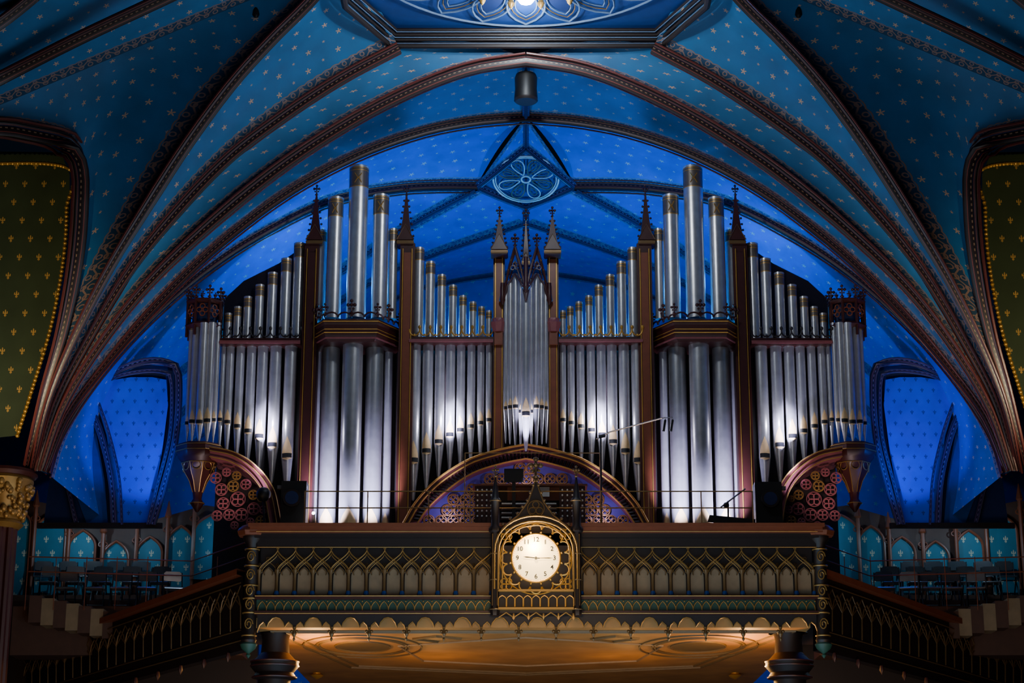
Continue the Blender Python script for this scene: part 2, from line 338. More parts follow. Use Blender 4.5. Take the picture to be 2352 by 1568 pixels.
# walls
struct(MB().add([(-16,56.2,-1),(16,56.2,-1),(16,56.2,20),(-16,56.2,20)],[(0,1,2,3)],[(0,0,9,9),(32,0,9,9),(32,21,9,9),(0,21,9,9)]).build('wall_back',m_starb),'deep blue rear wall behind the organ','wall')
struct(MB().box(-16,16,20,56,-.1,0).build('floor',m_floor),'dark nave floor far below','floor')
zs=Z(1440,40.3)
struct(MB().box(-5.6,5.9,40.35,46.9,zs+.2,GF).build('floor_gallery',m_floor),'organ gallery floor slab behind the balcony parapet','floor')
for k,sd in ((0,'left'),(1,'right')):
    mm=(lambda p:p) if k==0 else mir
    def poly(pts,Y): return [mm(P(a,b,Y)) for a,b in pts]
    q=poly([(-160,345),(140,350),(160,400),(160,480),(150,600),(122,750),(77,900),(40,1000),(-160,1020)],42)
    struct(MB().add(q,[tuple(range(len(q)))]).build('wall_'+sd,m_green),'olive wall panel with gold fleurs-de-lis at far '+sd,'wall')
    xs=sorted((mm(V((-6.4,0,0))).x,mm(V((-16,0,0))).x))
    struct(MB().box(xs[0],xs[1],47.0,47.2,0,Z(1440,46.8)).build('wall_%s_base'%sd,m_dark),'near black wall below the gallery on the '+sd,'wall')
    mb=MB(); l=[(-160,380),(146,382),(153,480),(145,600),(117,750),(72,900),(40,1000)]
    pts=[mm(p) for p in curve(l,41.8,41.8,90)]
    for i,p in enumerate(pts): mb.blob((p.x,p.y,p.z),.05)
    mb.tube(pts,.035,6); tn[0]+=1; struct(mb.build('trim_%d'%tn[0],m_gold),'gold scalloped border of the olive panel on the '+sd,'border')
    al=thing('side_alcove','blue arched side alcove beside the %s end of the organ'%sd,'alcove',mm(P(300,1200,45.3)),None,'structure')
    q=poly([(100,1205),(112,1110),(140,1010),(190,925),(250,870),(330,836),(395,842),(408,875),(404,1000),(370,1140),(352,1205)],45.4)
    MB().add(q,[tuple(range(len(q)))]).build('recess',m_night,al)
    q=poly([(216,905),(238,882),(262,872),(300,866),(350,866),(382,872),(386,930),(372,1040),(340,1205),(262,1205),(258,1100),(245,1000)],45.25)
    MB().add(q,[tuple(range(len(q)))]).build('fleur_panel',m_bluef,al)
    q=poly([(126,1040),(155,975),(196,925),(222,1000),(240,1100),(248,1205),(200,1205),(165,1110)],45.3)
    MB().add(q,[tuple(range(len(q)))]).build('side_panel',m_blue,al)
    for pts,w in (([(135,1010,44.6),(190,920,44.9),(250,862,45.1),(330,830,45.1),(388,834,45.1),(410,862,45.1),(404,1000,45.1),(372,1130,45.1),(350,1205,45.1)],.18),
                  ([(200,920,45.1),(255,870,45.1),(330,852,45.1),(380,856,45.1),(394,880,45.1),(390,1000,45.1),(360,1120,45.1),(340,1205,45.1)],.10),
                  ([(200,920,45.1),(232,1000,45.2),(255,1100,45.2),(262,1205,45.2)],.18),([(118,1030,45.1),(148,1090,45.2),(175,1200,45.2)],.13),([(222,912,45.0),(252,1000,45.1),(274,1100,45.1),(280,1205,45.1)],.07)):
        mb=MB(); sweep(mb,[mm(p) for p in curve3(pts,40)],w,1); mb.build('arch_rib',m_rib_bluelit,al)
    wl=thing('wall_%s_lower'%sd,'brown panelled gallery wall with teal blind arches on the '+sd,'wall',mm(P(300,1450,46.8)),None,'structure')
    MB().add(poly([(-200,1150),(80,1150),(330,1200),(470,1160),(700,1190),(700,1480),(-200,1480)],46.8),[tuple(range(7))]).build('panelling',m_brown,wl)
    xs=sorted((mm(P(85,1200,45.1)).x,mm(P(372,1200,45.1)).x))
    MB().box(xs[0],xs[1],45.1,45.2,Z(1212,45.1),Z(1200,45.1)).build('cornice',m_dark,wl)
    for cx,w,yt,yb in ((115,72,1165,1380),(190,62,1200,1380),(268,60,1225,1380),(30,80,1150,1380),(345,60,1215,1370),(415,60,1190,1350),(482,74,1165,1330),(550,50,1185,1330)):
        pl=[(X(cx,1250,46.7)*(1 if k==0 else -1)+dx,z) for dx,z in lanc(0,w*.0104,Z(yb,46.7),Z(yt+60,46.7),Z(yt+18,46.7))]
        MB().add([(x,46.7,z) for x,z in pl],[tuple(range(len(pl)))]).build('blind_arch',m_teal,wl)
        mb=MB(); mb.tube([(x,46.65,z) for x,z in pl],.035,6)
        xx=pl[0][0]; mb.lathe(xx,46.6,[(.05,Z(yb,46.6)),(.05,Z(yt,46.6)),(.09,Z(yt-4,46.6)),(.01,Z(yt-40,46.6))],8)
        quat(mb,(xx,46.62,Z(yt+22,46.6)),.12,.018,3,pi/2); mb.build('arch_moulding',m_wood2,wl)
    x0=X(8,1130,42) if k==0 else -X(-55,1130,42)
    co=thing('column','clustered column with gilded leaf capital at far '+sd,'column',(x0,42,0))
    mb=MB(); mb.lathe(x0,42,[(.28,0),(.28,Z(1200,42))],16)
    for i in range(8): a=i*pi/4+.2; mb.lathe(x0+.28*math.cos(a),42+.28*math.sin(a),[(.08,0),(.08,Z(1200,42))],8)
    mb.build('shaft',m_wood,co)
    mb=MB(); mb.lathe(x0,42,[(.38,Z(1215,42)),(.48,Z(1205,42)),(.4,Z(1195,42)),(.42,Z(1170,42)),(.6,Z(1125,42)),(.64,Z(1105,42)),(.56,Z(1095,42))],16)
    for i in range(150):
        a=random.uniform(0,2*pi); h=random.uniform(1112,1190); rr=.44+(1190-h)/78*.2
        mb.blob((x0+rr*math.cos(a),42+rr*math.sin(a),Z(h,42)),random.uniform(.035,.075),1.2)
    mb.build('capital',m_dgold,co)
    mb=MB(); mb.lathe(x0,42,[(.66,Z(1098,42)),(.72,Z(1090,42)),(.66,Z(1082,42))],16); mb.build('abacus',m_wood,co)

# ---------- organ
YO=45.0
case=thing('organ_case','dark red gothic organ case with spires, posts and gilded ledges','organ case',(0,YO,GF))
def both_px(px): return (px,2416-px)
MB().box(X(500,1000,45.75),X(1916,1000,45.75),45.75,45.9,GF,Z(775,45.75)).build('backboard',m_dark,case)
for k in (0,1):
    l=[(500,790),(500,700),(560,645),(640,605),(705,560),(705,790)]
    if k: l=[(2416-a,b) for a,b in l]
    MB().prism([(X(a,b,46),Z(b,46)) for a,b in l],46.0,46.4).build('swell_box',m_dark,case)
def post(px,pt,pb,w,face=m_wood2):
    for p in both_px(px):
        x=X(p,900,44.8); hw=w*.0052; z0,z1=(Z(pb,44.8) if pb else GF),Z(pt,44.8)
        o=MB().box(x-hw,x+hw,44.75,45.6,z0,z1).build('post',m_wood,case)
        MB().box(x-hw*.5,x+hw*.5,44.70,44.76,z0,z1-.25).build('face_strip',face,o)
        for s in (-1,1): MB().box(x+s*hw*.62-.010,x+s*hw*.62+.010,44.70,44.76,z0,z1-.15).build('gold_line',m_gold,o)
post(707,560,0,34,m_wood); post(931,560,0,34); post(1145,575,1032,26)
def spire(px,pb,pt,w,Y,mir_=True,fs=.3):
    for p in (both_px(px) if mir_ else (px,)):
        x=X(p,pb,Y); zb,zt=Z(pb,Y),Z(pt,Y); r=w*.0060
        mb=MB(); mb.lathe(x,Y,[(r*1.25,zb-.12),(r*1.3,zb-.02),(r,zb+.02),(r*.55,zb+(zt-zb)*.45),(r*.12,zt)],4,pi/4)
        o=mb.build('spire',m_wood,case)
        mb=MB(); g=r*.95
        mb.prism([(x-g,zb),(x+g,zb),(x,zb+g*1.9)],Y-r*.95,Y-r*.8); mb.build('gablet',m_wood,o)
        mb=MB(); mb.tube([(x-g,Y-r*.98,zb),(x,Y-r*.98,zb+g*1.9),(x+g,Y-r*.98,zb)],.012,5); mb.lathe(x,Y,[(r*1.32,zb-.1),(r*1.36,zb-.06),(r*1.32,zb-.02)],4,pi/4); mb.build('gold_edge',m_bronze,o)
        mb=MB(); finial(mb,(x,Y,zt-.02),fs)
        mb.build('finial',m_wood,o)
        mb=MB()
        for i in range(1,8):
            t=i/8; rr=r*(1-t)*.95+.035
            for s in (-1,1): mb.blob((x+s*rr*.85,Y-.02,zb+(zt-zb)*t),.03)
        mb.build('crocket',m_wood,o)
spire(724,556,448,36,44.9); spire(932,556,448,36,44.9); spire(1147,578,498,36,44.6); spire(1208,600,505,18,44.5,False,.32)
for s in (-1,1):
    xb=s*.52; ya,yb=44.05,44.6
    def at(t,py): return V((xb*t,ya+(yb-ya)*t,Z(py,ya+(yb-ya)*t)))
    mb=MB()
    for r,w in ((0,.03),(1,.022)):
        mb.tube([at(.0,690-r*4),at(.08,650),at(.25,610+r*8),at(.45,575+r*10),at(.5,566+r*12),at(.55,575+r*10),at(.75,610+r*8),at(.92,650),at(1,690-r*4)],w,6)
    mb.tube([at(0,690),at(.15,655),at(.5,628),at(.85,655),at(1,690)],.025,6)
    mb.tube([at(.25,640),at(.5,600),at(.75,640)],.02,6)
    quat(mb,at(.5,612),.12,.015,3,pi/2)
    h=mb.build('gable_hood',m_wood,case)
    mb=MB(); finial(mb,at(.5,566),.34); mb.build('finial',m_wood,h)
    mb=MB()
    for t,py in ((.2,620),(.32,598),(.68,598),(.8,620)): mb.blob(at(t,py),.035)
    mb.build('crocket',m_bronze,h)
MB().lathe(0,44.05,[(.02,Z(672,44.05)),(.09,Z(660,44.05)),(.05,Z(648,44.05)),(.05,Z(590,44.05))],10).build('pendant',m_wood,case)
for s in (-1,1): MB().lathe(s*.56,44.6,[(.02,Z(700,44.6)),(.08,Z(690,44.6)),(.05,Z(675,44.6)),(.05,Z(650,44.6))],10).build('pendant',m_wood,case)
for p in both_px(1145):
    x=X(p,745,44.6); o=MB().lathe(x,44.7,[(.14,Z(760,44.6)),(.2,Z(740,44.6)),(.16,Z(735,44.6)),(.16,Z(730,44.6))],8,pi/8).build('post_capital',m_rose,case)
    mb=MB(); mb.prism(lanc(x,.2,Z(790,44.6),Z(762,44.6),Z(745,44.6),6),44.62,44.68); mb.build('blind_lancet',m_wood2,o)
hexp=[(-1.08,.5),(-1.08,-.05),(-.62,-.85),(.62,-.85),(1.08,-.05),(1.08,.5)]
for p in both_px(812):
    x=X(p,765,45); YL=45.15; z=lambda py:Z(py,44.4)
    o=MB().plan(hexp,[(.95,z(776)),(1,z(768)),(1.0,z(748)),(1.04,z(744)),(1.04,z(737)),(.98,z(734))],x,YL).build('ledge',m_wood,case)
    MB().plan(hexp,[(.86,z(784)),(.9,z(781)),(.95,z(776))],x,YL).build('ledge_soffit',m_wood,o)
    mb=MB()
    for sc,py in ((1.01,766),(1.045,741)): mb.tube([(x+a*sc,YL+b*sc,z(py)) for a,b in hexp[1:5]],.012,5)
    mb.tube([(x+a*1.0,YL+b*1.0,z(758)) for a,b in hexp[1:5]],.009,5)
    mb.build('gold_edge',m_gold,o)
    mb=MB(); mb.tube([(x+a*.965,YL+b*.965,z(777)) for a,b in hexp[1:5]],.022,6); mb.build('rose_band',m_rose,o)
    mb=MB(); pts=hexp[1:5]
    for i in range(3):
        a,b=V((*pts[i],0)),V((*pts[i+1],0)); n=4
        for j in range(n):
            c=a.lerp(b,(j+.5)/n); r=(b-a).length/n/2; d=(b-a).normalized()
            mb.tube([(x+(c+d*r*math.cos(t*pi/6)).x,YL+(c+d*r*math.cos(t*pi/6)).y,z(731)+r*.8*math.sin(t*pi/6)) for t in range(7)],.022,5)
        for t in (0.0,.5) if i<2 else (0,.5,1):
            c=a.lerp(b,t); finial(mb,(x+c.x,YL+c.y,z(725)),.40 if t==.5 else .30)
    mb.build('cresting',m_wood,o)
    MB().plan(hexp,[(.9,GF),(.9,z(1290))],x,YL).build('plinth',m_wood,case)
def rail(a,b,py,crest,mt):
    for k in (0,1):
        p0,p1=(a,b) if k==0 else (2416-b,2416-a)
        x0,x1=X(p0,py,44.8),X(p1,py,44.8); zt=Z(py-8,44.8)
        o=MB().box(x0,x1,44.72,45.4,Z(py+6,44.8),zt).build('pipe_rail',m_wood,case)
        MB().box(x0,x1,44.66,44.73,Z(py+5,44.8),Z(py-1,44.8)).build('front_moulding',m_rose,o)
        mb=MB(); n=8
        for j in range(n):
            c=x0+(x1-x0)*(j+.5)/n; r=(x1-x0)/n/2
            mb.tube([(c+r*math.cos(t*pi/8),44.7,zt+.18-.16*math.sin(t*pi/8)) for t in range(9)],.018,5)
            mb.blob((c,44.7,zt+.04),.03); mb.blob((c+r,44.7,zt+.23),.04,1.3)
        mb.build('cresting',mt,o)
rail(940,1133,783,1,m_gold); rail(506,691,786,1,m_dark)
ORDN=['first','second','third','fourth','fifth','sixth','seventh','eighth','ninth','tenth']
def pipe(px,pt,pb,w,Y,label,group,mouth=None,band=True,top=True):
    x=X(px,(pt+min(pb,1212))/2,Y); r=w*.00490; z0,z1=Z(pb,Y),Z(pt,Y)
    o=thing('organ_pipe',label,'organ pipe',(x,Y,z0),group)
    zm=Z(mouth,Y) if mouth else z0
    MB().lathe(x,Y,[(r,zm),(r,z1-.02),(r*1.04,z1-.02),(r*1.04,z1),(r*.92,z1),(r*.92,z1-.15),(0,z1-.15)],24).build('body',m_pipe,o)
    if band:
        h=min(.55,w*.013)
        sb=MB().lathe(x,Y,[(r*1.012,z1-h),(r*1.012,z1-.05)],20).build('stencil_band',m_pipeb,o)
        for q in (.07,.13,h): MB().lathe(x,Y,[(r*1.025,z1-q-.009),(r*1.025,z1-q+.009)],20).build('gold_line',m_gold,sb)
        if w>34:
            for s in (-1,1): MB().tube([(x+r*1.03*math.sin(a*s),Y-r*1.03*math.cos(a),z1-h*.62+b) for a,b in ((-.35,-.12),(-.1,-.02),(0,0),(.1,.02),(.35,.12))],.012,4).build('gold_stencil',m_gold,sb)
    if mouth:
        MB().lathe(x,Y,[(r*.18,z0),(r*.3,z0+.05),(r*.95,zm-.03),(r,zm)],18).build('foot',m_pipe,o)
        h=min(r*3.6,.5)
        def leaf(zb,zt,k,sh,nm,mt,rr=1.02):
            vs=[];fs=[];nj=8;ni=6
            for j in range(nj+1):
                t=j/nj; ha=k*sh(t); zz=zb+(zt-zb)*t; R=r*rr*(1 if zz>=zm else max(.2,(zz-z0)/(zm-z0)*.75+.27))
                for i in range(ni+1):
                    a=-ha+2*ha*i/ni; vs.append((x+R*math.sin(a),Y-R*math.cos(a)-.004,zz))
            for j in range(nj):
                for i in range(ni): q=j*(ni+1)+i; fs.append((q,q+1,q+ni+2,q+ni+1))
            MB().add(vs,fs).build(nm,mt,o)
        leaf(zm+.0,zm+h,.98,lambda t:max(.01,(1-t**1.3)**.95*(.85+.5*t*(1-t)*2)),'upper_lip',m_mouth,1.03)
        leaf(zm-.012,zm+.30*r+.045,.92,lambda t:.86,'mouth_slit',m_black,1.08)
        leaf(zm-.15*h,zm-.01,.85,lambda t:max(.05,math.sin(t*pi/2)),'lower_lip',m_mouth,1.04)
    return o
def bank(items,desc,grp,mirror=True):
    for k in range(2 if mirror else 1):
        sd=('left','right')[k]; L=[((2416-i[0]),)+i[1:] for i in items] if k else list(items)
        L=sorted(L,key=lambda i:i[0])
        for n,i in enumerate(L):
            px,pt,pb,w,Y,mo,bd=i
            pipe(px,pt,pb,w,Y,'%s silver pipe from the left in the %s'%(ORDN[n],desc.replace('SIDE',sd)),grp.replace('SIDE',sd),mo,bd)
bank([(p,t,776,w,45.0,None,True) for p,t,w in ((962,570,25),(988,602,24),(1014,632,22),(1040,656,21),(1063,680,19),(1086,694,18),(1106,705,17),(1123,714,15))],'SIDE inner bank above the gilded rail','SIDE inner upper pipes')
bank([(p,792,b,w,45.0,m,False) for p,b,w,m in ((951,1150,30,1062),(981,1125,27,1040),(1009,1100,25,1019),(1034,1085,23,1003),(1058,1075,21,992),(1082,1068,20,983),(1104,1060,18,975),(1123,1055,17,968))],'SIDE inner bank below the gilded rail','SIDE inner lower pipes')
bank([(p,t,780,w,45.0,None,True) for p,t,w in ((685,560,28),(655,595,26),(624,627,24),(595,655,22),(568,682,20),(545,705,18),(524,720,17))],'SIDE outer bank above the rail','SIDE outer upper pipes')
bank([(p,796,b,w,45.0,m,False) for p,b,w,m in ((663,1140,30,1052),(629,1110,28,1027),(599,1090,26,1007),(573,1075,23,994),(548,1062,21,983),(525,1052,19,973),(508,1046,15,967))],'SIDE outer bank below the rail','SIDE outer lower pipes')
bank([(738,530,733,22,44.95,None,True),(768,456,733,38,44.7,None,True),(821,385,733,48,44.65,None,True),(873,450,733,39,44.7,None,True),(901,527,733,24,44.95,None,True)],'SIDE great tower above the ledge','SIDE great tower upper pipes')
bank([(727,780,1290,22,45.4,1216,False),(756,780,1290,42,45.05,1216,False),(806,780,1290,49,44.75,1216,False),(857,780,1290,42,45.05,1216,False),(889,780,1290,22,45.4,1216,False)],'SIDE great tower below the ledge','SIDE great tower lower pipes')
bank([(1208+o,t,b,w,Y,m,False) for o,t,b,w,Y,m in ((-46,668,1018,12,44.62,940),(-36,645,1020,14,44.55,938),(-24,630,1026,16,44.45,937),(-12,640,1032,12,44.3,948),(0,655,1036,24,44.2,955),(12,640,1032,12,44.3,948),(24,630,1026,16,44.45,937),(36,645,1020,14,44.55,938),(46,668,1018,12,44.62,940))],'central tower under the gothic gables','central tower pipes',False)
T=470
bank([(T-2+dx,742,1016,w,Y,m,False) for dx,w,Y,m in ((-33,13,44.85,975),(-22,18,44.65,972),(-5,20,44.5,973),(13,20,44.55,970),(27,15,44.75,968))],'SIDE corner turret below the quatrefoil crown','SIDE turret pipes')
for k,p in enumerate(both_px(T)):
    x=X(p,720,44.85); Yt=44.9; z=lambda py:Z(py,44.6)
    ct=MB().lathe(x,Yt,[(.4,z(752)),(.47,z(745)),(.44,z(740)),(.4,z(738))],8,pi/8).build('turret_crown',m_wood,case)
    mb=MB(); mb.lathe(x,Yt,[(.30,z(738)),(.30,z(690))],8,pi/8); mb.build('crown_drum',m_night,ct)
    mb=MB(); mb.lathe(x,Yt,[(.40,z(695)),(.46,z(691)),(.46,z(687)),(.4,z(685))],8,pi/8)
    for i in range(8):
        a=pi/8+i*pi/4; fx,fy=x+.42*math.cos(a),Yt+.42*math.sin(a); mb.lathe(fx,fy,[(.035,z(770)),(.035,z(690))],6); finial(mb,(fx,fy,z(686)),.34)
        a=i*pi/4; finial(mb,(x+.4*math.cos(a),Yt+.4*math.sin(a),z(687)),.18)
    mb.build('crown_rim',m_wood,ct)
    mb=MB()
    for i in range(8):
        a=i*pi/4; c=V((x+.39*math.cos(a),Yt+.39*math.sin(a),z(713))); d=V((-math.sin(a),math.cos(a),0))
        for q in range(4):
            b=q*pi/2; cc=c+d*.075*math.cos(b)+V((0,0,.09*math.sin(b)))
            mb.tube([cc+d*.06*math.cos(t*pi/5)+V((0,0,.06*math.sin(t*pi/5))) for t in range(10)],.014,5,True)
    mb.build('quatrefoil',m_wood2,ct)
    x=X(p-(12 if k==0 else -12),1030,44.85)
    cb=MB().lathe(x,Yt,[(.03,z(1170)),(.1,z(1160)),(.16,z(1150)),(.1,z(1140)),(.12,z(1125)),(.2,z(1100)),(.34,z(1078)),(.4,z(1060)),(.5,z(1050)),(.55,z(1035)),(.56,z(1022)),(.5,z(1016))],8,pi/8).build('turret_corbel',m_wood,case)
    mb=MB()
    for r,py in ((.17,1150),(.42,1060),(.57,1034),(.57,1022)): mb.tube([(x+r*math.cos(pi/8+i*pi/4),Yt+r*math.sin(pi/8+i*pi/4),z(py)) for i in range(8)],.012,5,True)
    for i in range(8):
        a=pi/8+i*pi/4; mb.tube([(x+r*math.cos(a),Yt+r*math.sin(a),z(py)) for r,py in ((.12,1125),(.21,1100),(.35,1078),(.41,1060))],.012,5)
        a=i*pi/4; c=V((x+.36*math.cos(a),Yt+.36*math.sin(a),z(1068))); d=V((-math.sin(a),math.cos(a),0)); mb.tube([c+d*.1*math.cos(t*pi/5)+V((0,0,.1*math.sin(t*pi/5))) for t in range(10)],.012,5,True)
    mb.build('gold_edge',m_dgold,cb)
def band(po,pi_,Y0,Y1,mt,nm,par):
    vs=[];fs=[];n=len(po)
    for a,b in zip(po,pi_):
        for q,Y in ((a,Y0),(b,Y0),(b,Y1),(a,Y1)): vs.append((q[0],Y,q[1]))
    for i in range(n-1):
        for j in range(4): fs.append((i*4+j,i*4+(j+1)%4,i*4+4+(j+1)%4,i*4+4+j))
    return MB().add(vs,fs).build(nm,mt,par)
def pxc(pts,n,Y): return [(P(a.x,a.y,Y).x,P(a.x,a.y,Y).z) for a in cr([(p[0],p[1],0) for p in pts],n)]
YA=44.35
Lo=[(926,1205),(955,1155),(1005,1102),(1075,1058),(1145,1035),(1208,1022)]; Li=[(938,1205),(965,1158),(1012,1110),(1079,1067),(1147,1045),(1208,1032)]; Lj=[(958,1205),(983,1168),(1027,1127),(1086,1088),(1149,1067),(1208,1055)]
def sym(c): return c+[(-x,z) for x,z in c[:-1]][::-1]
so,si,sj=[sym(pxc(l,20,YA)) for l in (Lo,Li,Lj)]
ar=band(so,si,YA-.1,45.7,m_wood,'great_arch',case)
band(si,sj,YA+.05,45.7,m_rose,'arch_soffit',ar)
for c_,w in ((so,.026),(si,.02),(sj,.02)): MB().tube([(x,YA-.1,z) for x,z in c_],w,6).build('gold_edge',m_gold,ar)
for i in range(1,len(si)-1):
    for t in (0,.5):
        a=V((si[i][0],0,si[i][1])).lerp(V((si[i+1][0],0,si[i+1][1])),t); b=V((sj[i][0],0,sj[i][1])).lerp(V((sj[i+1][0],0,sj[i+1][1])),t); a,b=a.lerp(b,.18),a.lerp(b,.82)
        MB().tube([(a.x,YA+.02,a.z),(b.x,YA+.02,b.z)],.035,4).build('dentil',m_dark,ar)
MB().prism(sj+[(-sj[0][0],GF),(sj[0][0],GF)],44.7,44.8).build('arch_panel',m_vio,ar)
def inarch(px,py):
    for a,b in zip(Lj,Lj[1:]):
        if a[0]<=px<=b[0]: return py>a[1]+(b[1]-a[1])*(px-a[0])/(b[0]-a[0])+13
    return False
for r_ in range(6):
    for c_ in range(9):
        px=985+c_*28+(14 if r_%2 else 0); py=1195-r_*24
        if inarch(px-8,py) and px<1212:
            for s in ((-1,1) if px<1205 else (1,)):
                x=abs(X(px,py,44.6))*s; mb=MB(); quat(mb,(x,44.62,Z(py,44.6)),.115,.014,4,0); mb.tube(ring((x,44.62,Z(py,44.6)),.128,16),.016,5,True); mb.build('tracery_roundel',m_dgold,ar)
for k in (0,1):
    f=(lambda c:[(-x,z) for x,z in c]) if k else (lambda c:c)
    qo=f(pxc([(484,1030),(540,1042),(592,1074),(630,1125),(648,1205)],20,44.5)); qm=f(pxc([(484,1038),(538,1050),(586,1081),(622,1130),(638,1205)],20,44.5)); qi=f(pxc([(484,1052),(533,1064),(576,1092),(608,1137),(622,1205)],20,44.5))
    a2=band(qo,qm,44.3,45.7,m_wood,'quarter_arch',case); band(qm,qi,44.36,45.7,m_rose,'arch_soffit',a2)
    for c_ in (qo,qm,qi): MB().tube([(x,44.3,z) for x,z in c_],.016,6).build('gold_edge',m_dgold,a2)
    for px,py,R in ((497,1097,.13),(522,1084,.10),(545,1092,.10),(510,1124,.14),(537,1116,.13),(566,1112,.12),(548,1146,.17),(583,1136,.11),(514,1156,.14),(500,1184,.12),(528,1182,.13),(556,1182,.15),(584,1168,.14),(600,1145,.07),(606,1170,.09),(600,1195,.11),(576,1198,.09),(540,1206,.09)):
        x=X(px,py,44.6); x=x if k==0 else -x
        mb=MB(); quat(mb,(x,44.5,Z(py,44.5)),R*.95,.014); mb.tube(ring((x,44.5,Z(py,44.5)),R,18),.011,5,True)
        mb.blob((x,44.49,Z(py,44.5)),R*.14)
        mb.build('tracery_roundel',m_dgold if (px+py)%2 else m_rose,a2)

# ---------- console and stage gear
YC2=43.4
cz=lambda py:Z(py,YC2); cx_=lambda p:X(p,1160,YC2)
con=thing('organ_console','dark wooden organ console with stop knobs and stacked keyboards','organ console',(cx_(1210),YC2,GF))
MB().box(cx_(1090),cx_(1330),YC2+.5,YC2+.7,GF,cz(1115)).build('back',m_dark,con)
for s,(a,b) in enumerate(((1090,1145),(1285,1345))):
    o=MB().box(cx_(a),cx_(b),YC2+.2,YC2+.5,GF,cz(1112)).build('stop_jamb',m_wood,con)
    for i in range(5):
        for j in range(6):
            x=cx_(a)+(cx_(b)-cx_(a))*(i+.6)/5.2; z=cz(1122+j*12)
            MB().tube([(x,YC2+.2,z),(x,YC2+.12,z),(x,YC2+.11,z)],.02,8).build('stop_knob',m_white,o)
for j in range(4):
    y=YC2+.4-j*.12; z=cz(1150+j*13)
    o=MB().box(cx_(1150),cx_(1280),y-.12,y+.1,z-.06,z-.02).build('keyboard',m_wood,con)
    mb=MB()
    for i in range(36): xx=cx_(1152)+(cx_(1278)-cx_(1152))*i/36; mb.box(xx,xx+.037,y-.14,y+.08,z-.021,z+.01-.002*(i%2))
    mb.build('white_keys',m_white,o)
MB().box(cx_(1165),cx_(1290),YC2+.35,YC2+.38,cz(1142),cz(1112)).build('music_desk',m_wood2,con)
MB().box(cx_(1085),cx_(1350),YC2+.15,YC2+.7,cz(1112),cz(1108)).build('top',m_wood2,con)
mo=thing('monitor','small black video monitor on a stand above the organ console','monitor',(X(1180,1108,43.0),43.0,GF))
MB().pbox(1158,1202,1076,1106,43.0,.06).build('screen',m_black,mo); MB().pbox(1176,1184,1104,FP(43.0),43.02,.04).build('stand',m_black,mo)
sc=thing('sheet_music','pale sheet music propped on the console music desk','sheet music',P(1245,1140,43.6)); 
MB().pbox(1222,1262,1118,1140,43.62,.01).build('page',m_white,sc)
def railing(name,label,x0,x1,pys,Y,posts,r=.014,mt=m_dgold):
    o=thing(name,label,'railing',(X((x0+x1)/2,1300,Y),Y,GF))
    for py in pys: MB().tube([P(x0,py,Y),P(x1,py,Y)],r,6).build('rail',mt,o)
    for p in posts: MB().tube([(X(p,pys[0],Y),Y,GF),(X(p,pys[0],Y),Y,Z(pys[0],Y))],r,6).build('post',mt,o)
    return o
railing('safety_railing','long thin metal railing along the top of the balcony front',700,1728,(1128,1166),41.6,(700,845,985,1080,1380,1490,1610,1728))
railing('safety_railing','short raised thin railing around the organ console',1068,1378,(1040,),42.8,(1068,1378),.012)
ym=42.5
ms=thing('microphone_stand','tall microphone stand with boom carrying two microphones before the pipes','microphone stand',(X(1380,1225,ym),ym,GF))
MB().tube([(X(1380,1100,ym),ym,GF),P(1380,1005,ym)],.02,8).build('pole',m_black,ms)
MB().tube([P(1370,1008,ym),P(1400,992,ym),P(1520,960,ym)],.018,8).build('boom',m_steel,ms)
MB().tube([P(1375,1003,ym),P(1390,1000,ym)],.04,8).build('clutch',m_black,ms)
for p,q in ((1528,972),(1545,972)):
    MB().tube([P(1518,960,ym),P(p,958,ym),P(p,q-8,ym)],.012,6).build('mount',m_steel,ms); MB().tube([P(p,q-8,ym),P(p-4,q+18,ym)],.03,8).build('microphone',m_black,ms)
for p0,p1,lb,pt in ((642,700,'black stage lighting unit left of the great arch behind the balcony front',1104),(1738,1800,'black stage lighting unit on the right behind the balcony front',1106)):
    o=thing('stage_light',lb,'stage light',(X((p0+p1)/2,1225,42.6),42.6,GF))
    MB().pbox(p0,p1,pt,FP(42.6),42.6,.5).build('housing',m_black,o)
    c=P((p0+p1)/2,pt+40,42.58); MB().tube([c,c-V((0,.08,0))],.2,20).build('lens_ring',m_dark,o); MB().tube([c-V((0,.06,0)),c-V((0,.085,0))],.15,20).build('lens',m_night,o)
    MB().pbox(p0-5,p1+5,pt+10,pt+18,42.7,.1).build('bracket',m_steel,o)
hd=thing('spotlight_head','small dark spotlight head beside the left stage lighting unit','spotlight',(X(607,1205,42.8),42.8,GF))
MB().blob(P(605,1135,42.8),.17).build('head',m_black,hd); MB().tube([P(605,1150,42.8),P(608,1225,42.8),(X(608,1225,42.8),42.8,GF)],.025,6).build('stem',m_black,hd)
st=thing('music_stand','low black music stand with a thin arm in front of the right tower','music stand',(X(1672,1225,42.2),42.25,GF))
MB().prism([(X(a,1190,42.2),Z(b,42.2)) for a,b in ((1625,1198),(1630,1182),(1735,1192),(1735,1206))],42.2,42.24).build('desk',m_black,st)
MB().tube([P(1655,1165,42.2),P(1712,1122,42.2)],.018,6).build('arm',m_steel,st); MB().tube([(X(1672,1225,42.25),42.25,GF),P(1672,1150,42.25)],.02,6).build('stem',m_black,st)
MB().blob(P(1668,1160,42.2),.07).build('joint',m_black,st)
o=thing('desk_lamp','small lit lamp standing on the balcony left of the tower pipes','lamp',(X(725,1225,42.2),42.2,GF))
MB().tube([(X(725,1225,42.2),42.2,GF),P(722,1180,42.2)],.012,6).build('stem',m_black,o); MB().blob(P(720,1178,42.2),.035).build('bulb',m_lamp,o)
hp=thing('hanging_spotlight','black cylindrical spotlight hanging from the vault crown','spotlight',P(1208,232,41.5))
x=X(1208,190,41.5); z=lambda py:Z(py,41.5)
